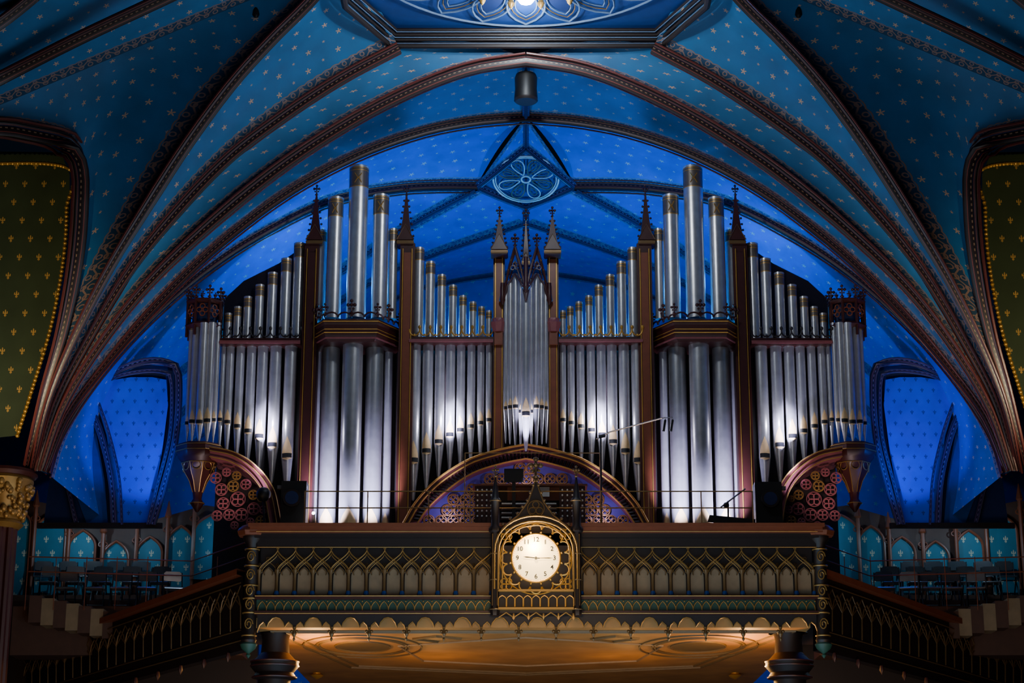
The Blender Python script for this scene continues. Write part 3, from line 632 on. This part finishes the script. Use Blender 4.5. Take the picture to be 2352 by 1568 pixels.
MB().lathe(x,41.5,[(.22,z(228)),(.25,z(232)),(.27,z(226)),(.25,z(205)),(.26,z(180)),(.23,z(172)),(.1,z(166))],24).build('housing',m_black,hp)
MB().lathe(x,41.5,[(0,z(232)),(.18,z(231)),(.18,z(226))],24).build('lens',m_grey,hp)
MB().lathe(x,41.5,[(.24,z(234)),(.275,z(231)),(.26,z(226))],24).build('rim',m_dark,hp)
MB().tube([(x,41.5,z(166)),(x,41.5,z(128))],.03,8).build('rod',m_black,hp)
for px,lb in ((592,'left'),(1830,'right')):
    c=P(px,20,37.9)+V((0,-.2,-.3)); tag(MB().lathe(c.x,c.y,[(.04,c.z),(.08,c.z+.06),(.05,c.z+.5)],10).build('ceiling_fixture',m_black),'tiny black ceiling fixture in the upper %s starry web'%lb,'ceiling fixture')

# ---------- balcony
YB=40.0; bz=lambda py:Z(py,YB); bx=lambda p:X(p,1300,YB)
L0,L1=596,1868
bal=thing('balcony_parapet','long gilded gothic balcony parapet of interlaced arches below the organ','balcony',(bx(1232),YB,bz(1470)))
mb=MB(); mb.box(bx(575),bx(1888),YB-.3,YB+.5,bz(1228),bz(1216)); mb.box(bx(572),bx(1892),YB-.38,YB+.6,bz(1216),bz(1208)); mb.build('top_rail',m_wood2,bal)
mb=MB(); mb.box(bx(585),bx(1880),YB-.2,YB+.3,bz(1238),bz(1228)); mb.box(bx(590),bx(1875),YB-.1,YB+.3,bz(1256),bz(1238)); mb.build('cornice',m_dark,bal)
MB().box(bx(L0),bx(L1),YB+.12,YB+.3,bz(1368),bz(1256)).build('backing',m_dark,bal)
ncol=31; cw=(bx(L1)-bx(L0))/ncol
for i in range(ncol):
    xc=bx(L0)+cw*(i+.5)
    if abs(xc-bx(1232))<.75: continue
    mb=MB(); mb.prism(lanc(xc,cw*.74,bz(1366),bz(1325),bz(1300),6),YB+.07,YB+.13); mb.build('cream_panel',m_cream,bal)
for i in range(ncol+1):
    xc=bx(L0)+cw*i
    if abs(xc-bx(1232))<.72: continue
    o=MB().lathe(xc,YB,[(.05,bz(1368)),(.05,bz(1362)),(.03,bz(1358)),(.03,bz(1318)),(.05,bz(1312)),(.055,bz(1308))],8).build('colonnette',m_bronze,bal)
    MB().lathe(xc,YB,[(.052,bz(1369)),(.056,bz(1362)),(.04,bz(1357))],8).build('base',m_blue,o)
mb=MB();mb2=MB()
for i in range(ncol):
    xc=bx(L0)+cw*(i+1)
    if i+2<=ncol:
        mb.tube([(x,YB-.02,z) for x,z in lanc(xc,cw*2,None,bz(1310),bz(1262),10,True)],.014,5)
        mb.tube([(x,YB-.0,z) for x,z in lanc(xc,cw*1.7,None,bz(1312),bz(1270),10,True)],.008,4)
        finial(mb,(xc,YB-.02,bz(1266)),.1)
    xm=bx(L0)+cw*(i+.5)
    mb2.tube([(x,YB+.02,z) for x,z in lanc(xm,cw*.92,None,bz(1316),bz(1290),8)],.014,5)
    quat(mb2,(xm,YB+.03,bz(1284)),.06,.008)
    mb2.tube([(x,YB+.04,z) for x,z in lanc(xm,cw*.5,None,bz(1318),bz(1304),6)],.010,5)
    for s in (-1,1): mb2.tube([(x,YB+.04,z) for x,z in lanc(xm+s*cw*.33,cw*.24,None,bz(1320),bz(1312),4)],.008,4); quat(mb2,(xm+s*cw*.5,YB+.03,bz(1297)),.045,.007,3,pi/2)
mb.build('interlaced_arches',m_dgold,bal); mb2.build('inner_arches',m_bronze,bal)
mb=MB(); mb.box(bx(590),bx(1876),YB-.12,YB+.3,bz(1377),bz(1368)); mb.box(bx(590),bx(1876),YB-.12,YB+.3,bz(1412),bz(1404)); mb.build('string_course',m_wood,bal)
MB().box(bx(590),bx(1876),YB+.0,YB+.3,bz(1404),bz(1377)).build('frieze',m_greenp,bal)
mb=MB(); n=64; w=(bx(L1)-bx(L0))/n
for i in range(n):
    xc=bx(L0)+w*(i+.5); mb.tube([(x,YB-.03,z) for x,z in lanc(xc,w,None,bz(1402),bz(1381),6)],.013,5); mb.blob((xc+w/2,YB-.04,bz(1381)),.02)
for py in (1370,1410): mb.tube([(bx(590),YB-.13,bz(py)),(bx(1876),YB-.13,bz(py))],.012,5)
for py in (1226,1258): mb.tube([(bx(590),YB-(.3 if py==1226 else .1),bz(py)),(bx(1876),YB-(.3 if py==1226 else .1),bz(py))],.010,5)
mb.build('frieze_arches',m_dgold,bal)
n=15; vw=(bx(1872)-bx(596))/n; bots=[]
for i in range(n):
    xs=bx(596)+vw*i
    seg=[(0,1452),(.06,1436),(.16,1428),(.22,1434),(.26,1440),(.3,1430),(.4,1420),(.5,1418),(.6,1420),(.7,1430),(.74,1440),(.78,1434),(.84,1428),(.94,1436)]
    bots+=[(xs+vw*t,bz(py)) for t,py in seg]
    if i:
        pend=MB(); pend.lathe(xs,YB-.04,[(.0,bz(1474)),(.03,bz(1468)),(.015,bz(1464)),(.05,bz(1456)),(.02,bz(1448)),(.03,bz(1440))],8)
        for s in (-1,1): pend.blob((xs+s*.05,YB-.04,bz(1450)),.035)
        pend.build('pendant',m_bronze,bal)
bots.append((bx(1872),bz(1452)))
MB().prism(bots+[(bx(1872),bz(1412)),(bx(596),bz(1412))],YB-.02,YB+.06).build('valance',m_dark,bal)
MB().tube([(x,YB-.03,z) for x,z in bots],.012,5).build('valance_edge',m_dgold,bal)
for p,lb in ((578,'left'),(1884,'right')):
    x=bx(p); o=thing('corner_post','blue and gold scrolled corner post at the %s end of the balcony'%lb,'post',(x,YB,bz(1500)))
    MB().lathe(x,YB,[(.13,bz(1480)),(.16,bz(1470)),(.13,bz(1462)),(.13,bz(1250)),(.2,bz(1240)),(.2,bz(1232))],16).build('shaft',m_dark,o)
    MB().lathe(x,YB,[(.3,bz(1232)),(.33,bz(1222)),(.3,bz(1216)),(.22,bz(1208)),(.05,bz(1202))],8,pi/8).build('cap',m_wood2,o)
    mb=MB()
    for py in (1262,1300,1345,1375,1408,1460): mb.tube([(x+.145*math.cos(i*pi/6),YB+.145*math.sin(i*pi/6),bz(py)) for i in range(12)],.018,5,True)
    for c in (1280,1322,1358,1390,1435):
        mb.tube([(x+.09*math.cos(a)*(1-a/14),YB-.14,bz(c)+.13*math.sin(a)*(1-a/14)) for a in [q*.6 for q in range(18)]],.014,5)
    mb.build('gold_scroll',m_dgold,o)
    mb=MB(); mb.lathe(x,YB,[(0,bz(1512)),(.05,bz(1505)),(.03,bz(1500)),(.14,bz(1490)),(.18,bz(1480)),(.13,bz(1474))],12); mb.build('pendant',m_greenp,o)
# clock
YK=39.35; kz=lambda py:Z(py,YK); KX=X(1231,1280,YK)
ck=thing('clock','illuminated round balcony clock in a gilded gothic housing with gable','clock',(KX,YK,kz(1410)))
zc_=kz(1281)
MB().box(KX-.82,KX+.82,YK+.12,YK+.62,kz(1405),kz(1222)).build('housing',m_dark,ck)
MB().tube([(KX,YK+.1,zc_),(KX,YK+.02,zc_)],.47,48).build('face',m_face,ck)
mb=MB(); mb.tube(ring((KX,YK,zc_),.485,48),.026,8,True); mb.build('bezel',m_gold,ck)
mb=MB()
for i in range(16):
    a=i*pi/8; c=(KX+.6*math.cos(a),YK+.03,zc_+.6*math.sin(a)); mb.tube([(c[0]+.115*math.cos(a+b),c[1],c[2]+.115*math.sin(a+b)) for b in [(-1.75+3.5*q/8) for q in range(9)]],.016,5)
    mb.blob((KX+.53*math.cos(a+pi/16),YK,zc_+.53*math.sin(a+pi/16)),.025)
mb.tube(ring((KX,YK+.05,zc_),.73,48),.016,6,True); mb.build('cusped_ring',m_gold,ck)
mb=MB()
for w,h,r in ((1.52,1196,.02),(1.36,1206,.013),(1.68,1184,.02)): mb.tube([(x,YK,z) for x,z in [(KX-w/2,kz(1352))]+[(KX-w/2*math.cos(t*pi/16),kz(1268)+(kz(h)-kz(1268))*math.sin(t*pi/16)**.9) for t in range(17)]+[(KX+w/2,kz(1352))]],r,6)
mb.build('arch_frame',m_dgold,ck)
o_=[(KX-.8,kz(1225)),(KX-.62,kz(1205)),(KX-.35,kz(1180)),(KX-.16,kz(1150)),(KX-.05,kz(1115)),(KX,kz(1095))]; og=o_+[(2*KX-a,b) for a,b in o_[:-1]][::-1]
mb=MB(); mb.prism([(KX-.78,kz(1250))]+og+[(KX+.78,kz(1250))],YK+.12,YK+.3); g=mb.build('gable',m_dark,ck)
mb=MB(); mb.tube([(x,YK+.08,z) for x,z in og],.02,6); quat(mb,(KX,YK+.08,kz(1166)),.16,.012,3,pi/2); mb.tube(ring((KX,YK+.08,kz(1166)),.17,20),.012,5,True)
for a,b in zip(og,og[1:]):
    for t in (0,.5): q=((a[0]+(b[0]-a[0])*t),(a[1]+(b[1]-a[1])*t)); mb.blob((KX+(q[0]-KX)*1.08,YK+.08,q[1]+.03),.033)
mb.build('crockets',m_bronze,g); mb=MB(); finial(mb,(KX,YK+.15,kz(1098)),.5); mb.lathe(KX,YK+.15,[(.04,kz(1078)),(.015,kz(1045))],6); mb.build('finial',m_bronze,g)
for s in (-1,1):
    x=KX+s*.83; o=MB().lathe(x,YK+.1,[(.09,kz(1412)),(.11,kz(1400)),(.09,kz(1395)),(.09,kz(1222)),(.14,kz(1218)),(.14,kz(1212)),(.09,kz(1205)),(.09,kz(1150)),(.12,kz(1146)),(.08,kz(1140)),(.01,kz(1088))],8,pi/8).build('pinnacle',m_dark,ck)
    mb=MB(); finial(mb,(x,YK+.1,kz(1094)),.26)
    for py in (1398,1330,1270,1218,1148): mb.tube([(x+.11*math.cos(i*pi/4),YK+.1+.11*math.sin(i*pi/4),kz(py)) for i in range(8)],.014,5,True)
    for dx in (-.05,.05): mb.tube([(x+dx,YK,kz(1390)),(x+dx,YK,kz(1225))],.009,5)
    mb.build('gilding',m_bronze,o)
mb=MB(); mb.box(KX-.76,KX+.76,YK-.02,YK+.15,kz(1358),kz(1353)); mb.box(KX-.76,KX+.76,YK-.06,YK+.15,kz(1400),kz(1395)); mb.build('base_moulding',m_dgold,ck)
mb=MB()
for i in range(9):
    xc=KX-.68+i*.17; mb.tube([(x,YK+.06,z) for x,z in lanc(xc,.16,kz(1392),kz(1376),kz(1366),5)],.012,5)
mb.build('base_arcade',m_gold,ck)
for i in range(5):
    xc=KX-.6+i*.3; mb=MB(); mb.tube([(xc+.15*math.cos(t*pi/8),YK,kz(1404)-.02-.1*abs(math.cos(t*pi/8))) for t in range(9)],.014,5); mb.lathe(xc+.15,YK,[(0,kz(1424)),(.03,kz(1418)),(.015,kz(1408))],6); mb.build('base_pendant',m_dgold,ck)
for sx,sz in ((-1,-1),(1,-1),(-1,1),(1,1)): mb=MB(); quat(mb,(KX+sx*.6,YK+.06,zc_+sz*.52-(.0 if sz<0 else .02)),.14,.013); mb.build('spandrel_quatrefoil',m_gold,ck)
vl=bpy.context.view_layer
for n in range(1,13):
    cu=bpy.data.curves.new('numeral','FONT'); cu.body=str(n); cu.size=.13; cu.align_x='CENTER'; cu.align_y='CENTER'; cu.extrude=.004; cu.offset=.002
    to=bpy.data.objects.new('t',cu); C.objects.link(to); vl.update()
    me=bpy.data.meshes.new_from_object(to.evaluated_get(bpy.context.evaluated_depsgraph_get())); bpy.data.objects.remove(to)
    me.materials.clear(); me.materials.append(m_black); no=bpy.data.objects.new('numeral',me); C.objects.link(no); no.parent=ck
    a=pi/2-n*pi/6; no.location=V((KX+.375*math.cos(a),YK+.012,zc_+.375*math.sin(a)))-ORG[ck.name]; no.rotation_euler=(pi/2,0,0)
mb=MB()
for i in range(60): a=i*pi/30; mb.tube([(KX+.445*math.cos(a),YK+.014,zc_+.445*math.sin(a)),(KX+.46*math.cos(a),YK+.014,zc_+.46*math.sin(a))],.004,4)
mb.build('minute_marks',m_black,ck)
def hand(h,l,w,nm):
    a=pi/2-h*pi/6; d=V((math.cos(a),0,math.sin(a))); c=V((KX,YK,zc_)); q=V((-d.z,0,d.x))
    MB().add([c-d*.08+q*w*.5,c-d*.08-q*w*.5,c+d*l*.7-q*w,c+d*l,c+d*l*.7+q*w],[(0,1,2,3,4)]).build(nm,m_black,ck)
hand(9.2,.27,.014,'hour_hand'); hand(3.0,.38,.010,'minute_hand'); MB().tube([(KX,YK+.01,zc_),(KX,YK-.01,zc_)],.03,12).build('hub',m_black,ck)
# ---------- under the balcony
sof=thing('gallery_soffit','ochre painted soffit with oval medallions under the balcony','soffit',(0,44,zs),None,'structure')
MB().box(-5.55,5.85,40.35,56,zs,zs+.2).build('plaster',m_ochre,sof)
struct(MB().box(-6.4,6.6,55.8,56,0,zs).build('wall_back_lower',m_ochre),'ochre wall far under the gallery','wall')
def flat(pts,nm,mt,w=.05,closed=True): MB().tube([(x,y,zs-.01) for x,y in pts],w,5,closed).build(nm,mt,sof)
flat([(-5,41),(5.3,41),(4,47),(0,48.5),(-4,47)],'border_line',m_olive,.03); flat([(-5.3,40.8),(5.6,40.8),(4.2,47.3),(0,48.9),(-4.2,47.3)],'border_line',m_olive,.03); flat([(-2.8,43.2),(0,41.8),(3,43.2),(2.6,46),(0,47),(-2.4,46)],'border_line',m_cream,.03)
for s in (-1,1):
    c=(s*3.7+.1,43.4)
    for r in (.6,.95,1.02,1.3): flat([(c[0]+r*math.cos(i*pi/16),c[1]+1.5*r*math.sin(i*pi/16)) for i in range(32)],'medallion_ring',m_olive,.025)
    MB().add([(c[0]+.58*math.cos(i*pi/16),c[1]+.85*math.sin(i*pi/16),zs-.01) for i in range(32)],[tuple(range(32))]).build('medallion',m_olive,sof)
    flat([(s*1.9-.5,42.0),(s*1.9,41.6),(s*1.9+.5,42.0),(s*1.9,42.5)],'lozenge',m_olive,.04)
for p,lb in ((632,'left'),(1812,'right')):
    Yc=41.3; x=X(p,1500,Yc); z=lambda q:Z(q,Yc)
    o=thing('gallery_column','dark ringed column carrying the %s end of the balcony'%lb,'column',(x,Yc,0))
    MB().lathe(x,Yc,[(.34,0),(.34,z(1560))],16).build('shaft',m_dark,o)
    MB().lathe(x,Yc,[(.34,z(1562)),(.46,z(1556)),(.4,z(1545)),(.5,z(1532)),(.5,z(1520)),(.42,z(1514)),(.3,z(1500)),(.28,z(1470)),(.34,z(1440)),(.42,zs)],16).build('capital',m_dark,o)
    mb=MB()
    for r,q in ((.5,1530),(.5,1520),(.46,1556)): mb.tube([(x+r*math.cos(i*pi/10),Yc+r*math.sin(i*pi/10),z(q)) for i in range(20)],.02,5,True)
    mb.build('gold_ring',m_wood,o)
for s,lb in ((-1,'left'),(1,'right')):
    o=thing('ceiling_light','small brass ceiling light under the %s side of the balcony'%lb,'lamp',(s*5.15,48.6,zs-.16))
    MB().lathe(s*5.15,48.6,[(.02,zs-.16),(.14,zs-.1),(.17,zs-.06),(.1,zs-.02),(.1,zs)],12).build('fitting',m_gold,o)
# ---------- side galleries
for k,sd in ((0,'left'),(1,'right')):
    f=(lambda p:p) if k==0 else (lambda p:V((-p.x+.22,p.y,p.z)))
    tp=[P(558,1322,40.25),P(60,1500,46.3)]; bt=[P(558,1492,40.25),P(60,1625,46.3)]
    N=24
    gp_=thing('side_parapet','dark sloping gallery parapet with blind gothic arcade on the '+sd,'balcony',f(bt[1]))
    d=V((.1,.25,0))
    q=[tp[0],tp[1],bt[1],bt[0]]; q=[f(p) for p in q]+[f(p+d) for p in q]
    MB().add(q,[(0,1,2,3),(4,5,6,7),(0,1,5,4),(3,2,6,7)]).build('panel',m_dark,gp_)
    mb=MB(); a,b=tp; mb.add([f(v) for v in (a+V((-.1,-.2,0)),b+V((-.1,-.2,0)),b+V((.1,.35,0)),a+V((.1,.35,0)),a+V((-.1,-.2,.12)),b+V((-.1,-.2,.12)),b+V((.1,.35,.12)),a+V((.1,.35,.12)))],[(0,1,2,3),(4,5,6,7),(0,1,5,4),(2,3,7,6)]); mb.build('top_rail',m_wood2,gp_)
    mb=MB()
    def pp(t,h): return f(tp[0].lerp(tp[1],t).lerp(bt[0].lerp(bt[1],t),h)+V((-.04,-.06,0)))
    for i in range(N):
        t0=i/N; dt=1/N
        mb.tube([pp(t0,.72),pp(t0,.42),pp(t0+dt*.2,.28),pp(t0+dt*.5,.2),pp(t0+dt*.8,.28),pp(t0+dt,.42)],.016,5)
        mb.tube([pp(t0,.42),pp(t0+dt*.5,.3),pp(t0+dt,.14)],.012,5); mb.tube([pp(t0,.14),pp(t0+dt*.5,.3),pp(t0+dt,.42)],.012,5)
    for h in (.1,.74,.88): mb.tube([pp(0,h),pp(1,h)],.014,5)
    mb.build('arcade',m_bronze,gp_)
    for i in range(10): 
        p=pp((i+.5)/10,1.0); MB().lathe(p.x,p.y,[(0,p.z-.2),(.05,p.z-.1),(.03,p.z)],6).build('pendant',m_wood,gp_)
    for i,(p0,p1,py,Y) in enumerate(((30,560,1392,44.3),(20,520,1378,45.2),(10,470,1366,46.0))):
        a,b=f(P(p0,py,Y)),f(P(p1,py,Y)); x0,x1=sorted((a.x,b.x))
        struct(MB().box(x0,x1,Y,46.75 if i==2 else Y+.9,a.z-1.1,a.z).build('floor_tier_%s_%d'%(sd,i+1),m_brown),'raised seating tier number %d of the %s gallery'%(i+1,sd),'floor')
    for i in range(9):
        p=f(P(90+i*28,1372+i*6,44.0)); st_=MB().box(p.x-.14,p.x+.14,43.7,44.25,p.z-.6,p.z); struct(st_.build('floor_step_%s_%d'%(sd,i+1),m_cream if i%2 else m_brown),'gallery step %d on the %s'%(i+1,sd),'step')
    o=thing('gallery_railing','thin metal railing in front of the folding chairs on the '+sd,'railing',f(P(250,1400,43.6)))
    for py in (1278,1312): MB().tube([f(P(65,py,43.6)),f(P(440,py+10,43.6)),f(P(562,py-32,41.5))],.014,6).build('rail',m_wood2,o)
    for p in (65,130,200,270,340,440,500): q=P(p,1278,43.6 if p<450 else 42.6); MB().tube([f(q),f(V((q.x,q.y,q.z-1.2)))],.010,6).build('post',m_wood2,o)
def chair(label,grp):
    o=thing('folding_chair',label,'chair',(0,0,0),grp)
    MB().plan([(-.2,-.2),(.2,-.2),(.22,.18),(-.22,.18)],[(1,.43),(1.05,.45),(.98,.47)],0,0).build('seat',m_chair,o)
    MB().prism([(-.2,.68),(-.17,.66),(.17,.66),(.2,.68),(.2,.84),(.15,.88),(-.15,.88),(-.2,.84)],.2,.225).build('backrest',m_chair,o)
    for s in (-1,1):
        MB().tube([(s*.22,-.22,0),(s*.22,.2,.6),(s*.21,.21,.86)],.014,6).build('leg',m_black,o); MB().tube([(s*.2,.25,0),(s*.2,-.1,.45)],.014,6).build('leg',m_black,o)
    MB().tube([(-.2,.2,.1),(.2,.2,.1)],.01,6).build('stretcher',m_black,o); return o
first=None
TIER={0:(1392,44.3,44.65),1:(1378,45.2,45.55),2:(1366,46.0,46.26)}
for sd,L in (('left',[(0,(150,215,275,335,395)),(1,(110,170,232,300,365)),(2,(95,150,205,262,320))]),('right',[(0,(2035,2090,2140,2190,2245)),(1,(2050,2110,2170,2225,2280)),(2,(2095,2150,2205,2262,2315))])):
    for tr,ps in L:
        py,Y0,Yp=TIER[tr]; zz=Z(py,Y0)
        for i,p in enumerate(ps):
            lb='%s folding metal chair from the left in the %s row on the %s gallery'%(ORDN[i],('front','middle','rear')[tr],sd); gr_='folding chairs on the %s gallery'%sd
            if first is None: first=chair(lb,gr_); r=first
            else:
                r=first.copy(); C.objects.link(r); r['label']=lb; r['group']=gr_
                for c in first.children: d=c.copy(); C.objects.link(d); d.parent=r
            r.location=(X(p,py,Yp),Yp,zz); r.rotation_euler=(0,0,random.uniform(-.15,.15)+(.15 if sd=='left' else -.15))
# ---------- lights
def light(t,loc,e,col,size=.1,aim=None,ang=60,blend=.6):
    l=bpy.data.lights.new('light',t); l.energy=e; l.color=col
    if t=='AREA': l.size=size
    else: l.shadow_soft_size=size
    if t=='SPOT': l.spot_size=math.radians(ang); l.spot_blend=blend
    o=bpy.data.objects.new('lamp_light',l); C.objects.link(o); o.location=loc
    if aim is not None: o.rotation_euler=(V(aim)-V(loc)).to_track_quat('-Z','Y').to_euler()
    return o
BL=(.012,.33,1); WV=(.60,.60,1)
for s in (-1,1):
    light('POINT',(s*2.6,46.6,Z(760,46.6)),640,BL,.2); light('POINT',(s*5.4,46.8,Z(640,46.8)),100,BL,.15)
    light('POINT',(s*8.6,44.2,Z(1040,44.2)),16,(.01,.13,1),.02)
    light('SPOT',(s*7.6,43.0,Z(1200,43.0)),620,(.01,.13,1),.1,P(CX+s*900,1000,45.3),50)
    # pipe uplights: a soft wash and a narrow hot beam for every bank
    light('SPOT',(s*6.1,43.6,Z(1215,43.6)),900,WV,.05,P(CX+s*605,950,45),32,1)
    light('SPOT',(s*6.0,43.0,Z(1215,43.0)),26000,WV,.05,P(CX+s*598,975,45),12,1)
    light('SPOT',(s*4.55,43.75,Z(1235,43.75)),3400,WV,.05,P(CX+s*455,1130,44.9),54,1)
    light('SPOT',(s*3.55,43.7,Z(1235,43.7)),3400,WV,.05,P(CX+s*350,1120,44.9),50,1)
    light('SPOT',(s*1.9,43.3,Z(1200,43.3)),900,WV,.05,P(CX+s*165,930,45),30,1)
    light('SPOT',(s*1.85,42.8,Z(1180,42.8)),28000,WV,.05,P(CX+s*168,960,45),11,1)
    light('POINT',(s*1.72,44.6,Z(950,44.6)),45,(.8,.8,1),.02)
    light('POINT',(s*6.0,44.55,Z(960,44.6)),26,(.8,.8,1),.02)
    light('POINT',(s*7.2,45.9,Z(1215,45.9)),30,(.35,.7,1),.02)
    light('POINT',(s*10.7,45.5,Z(1207,45.5)),30,(.45,.75,1),.02)
    light('POINT',(s*9.3,45.5,Z(1207,45.5)),24,(.45,.75,1),.02)
    light('POINT',(s*4.6+.1,41.9,zs-.7),190,(1,.5,.14),.1)
    light('POINT',(s*2.2+.1,45.0,zs-1.3),45,(1,.5,.14),.1)
    light('SPOT',(s*11.2,37,8.5),1500,(1,.85,.55),.2,(s*10.9,42,14.5),60,1)
    light('SPOT',(s*8,38,6),260,(1,.6,.25),.1,P(CX+s*1190,1150,42),20,1)
    light('AREA',(s*8,33,2.5),140,(1,.6,.3),2,(s*9,43,6.6))
    light('SPOT',(s*6.8,42.4,Z(1240,42.4)),260,(1,.75,.75),.06,P(CX+s*690,1110,44.6),40,1)
light('SPOT',(0,42.8,Z(1150,42.8)),12000,WV,.05,P(1208,945,44.4),11,1)
light('SPOT',(0,42.8,Z(1150,42.8)),700,WV,.05,P(1208,890,44.4),17,1)
light('POINT',(0,43.7,Z(1085,43.7)),24,(.7,.5,1),.02)
light('POINT',(1.8,44.1,Z(1165,44.1)),16,(.6,.45,1),.02); light('POINT',(-1.8,44.1,Z(1165,44.1)),16,(.6,.45,1),.02)
light('POINT',(KX-.04,YK-.12,zc_+.25),45,(1,.76,.40),.02)  # added light without a fitting, burns out the upper clock face
light('POINT',(KX,YK-.45,zc_+.1),20,(1,.66,.25),.02)  # added light for warm spill on the clock housing
light('POINT',(0,37.6,zc-.6),480,(.8,.9,1),.1)
light('POINT',(0,39.2,zc-.12),150,(.85,.95,1),.03)
light('AREA',(0,33,3),980,(.5,.75,1),12,(0,38,18))
light('AREA',(0,25,9),110,(1,.85,.78),5,(0,44,11.5))
light('SPOT',(0,28,6),1200,(1,.60,.22),.5,(0.2,40,7.5),25,.8)
w=bpy.data.worlds.new('World'); bpy.context.scene.world=w; w.use_nodes=True
w.node_tree.nodes['Background'].inputs[0].default_value=(.05,.1,.2,1); w.node_tree.nodes['Background'].inputs[1].default_value=.03
cam=bpy.data.cameras.new('camera'); co=bpy.data.objects.new('camera',cam); C.objects.link(co)
cam.lens=F/2352*36; cam.sensor_width=36; cam.shift_x=-32/2352; cam.clip_end=200
co.location=(0,0,EYE); co.rotation_euler=(pi/2+PT,0,0); bpy.context.scene.camera=co
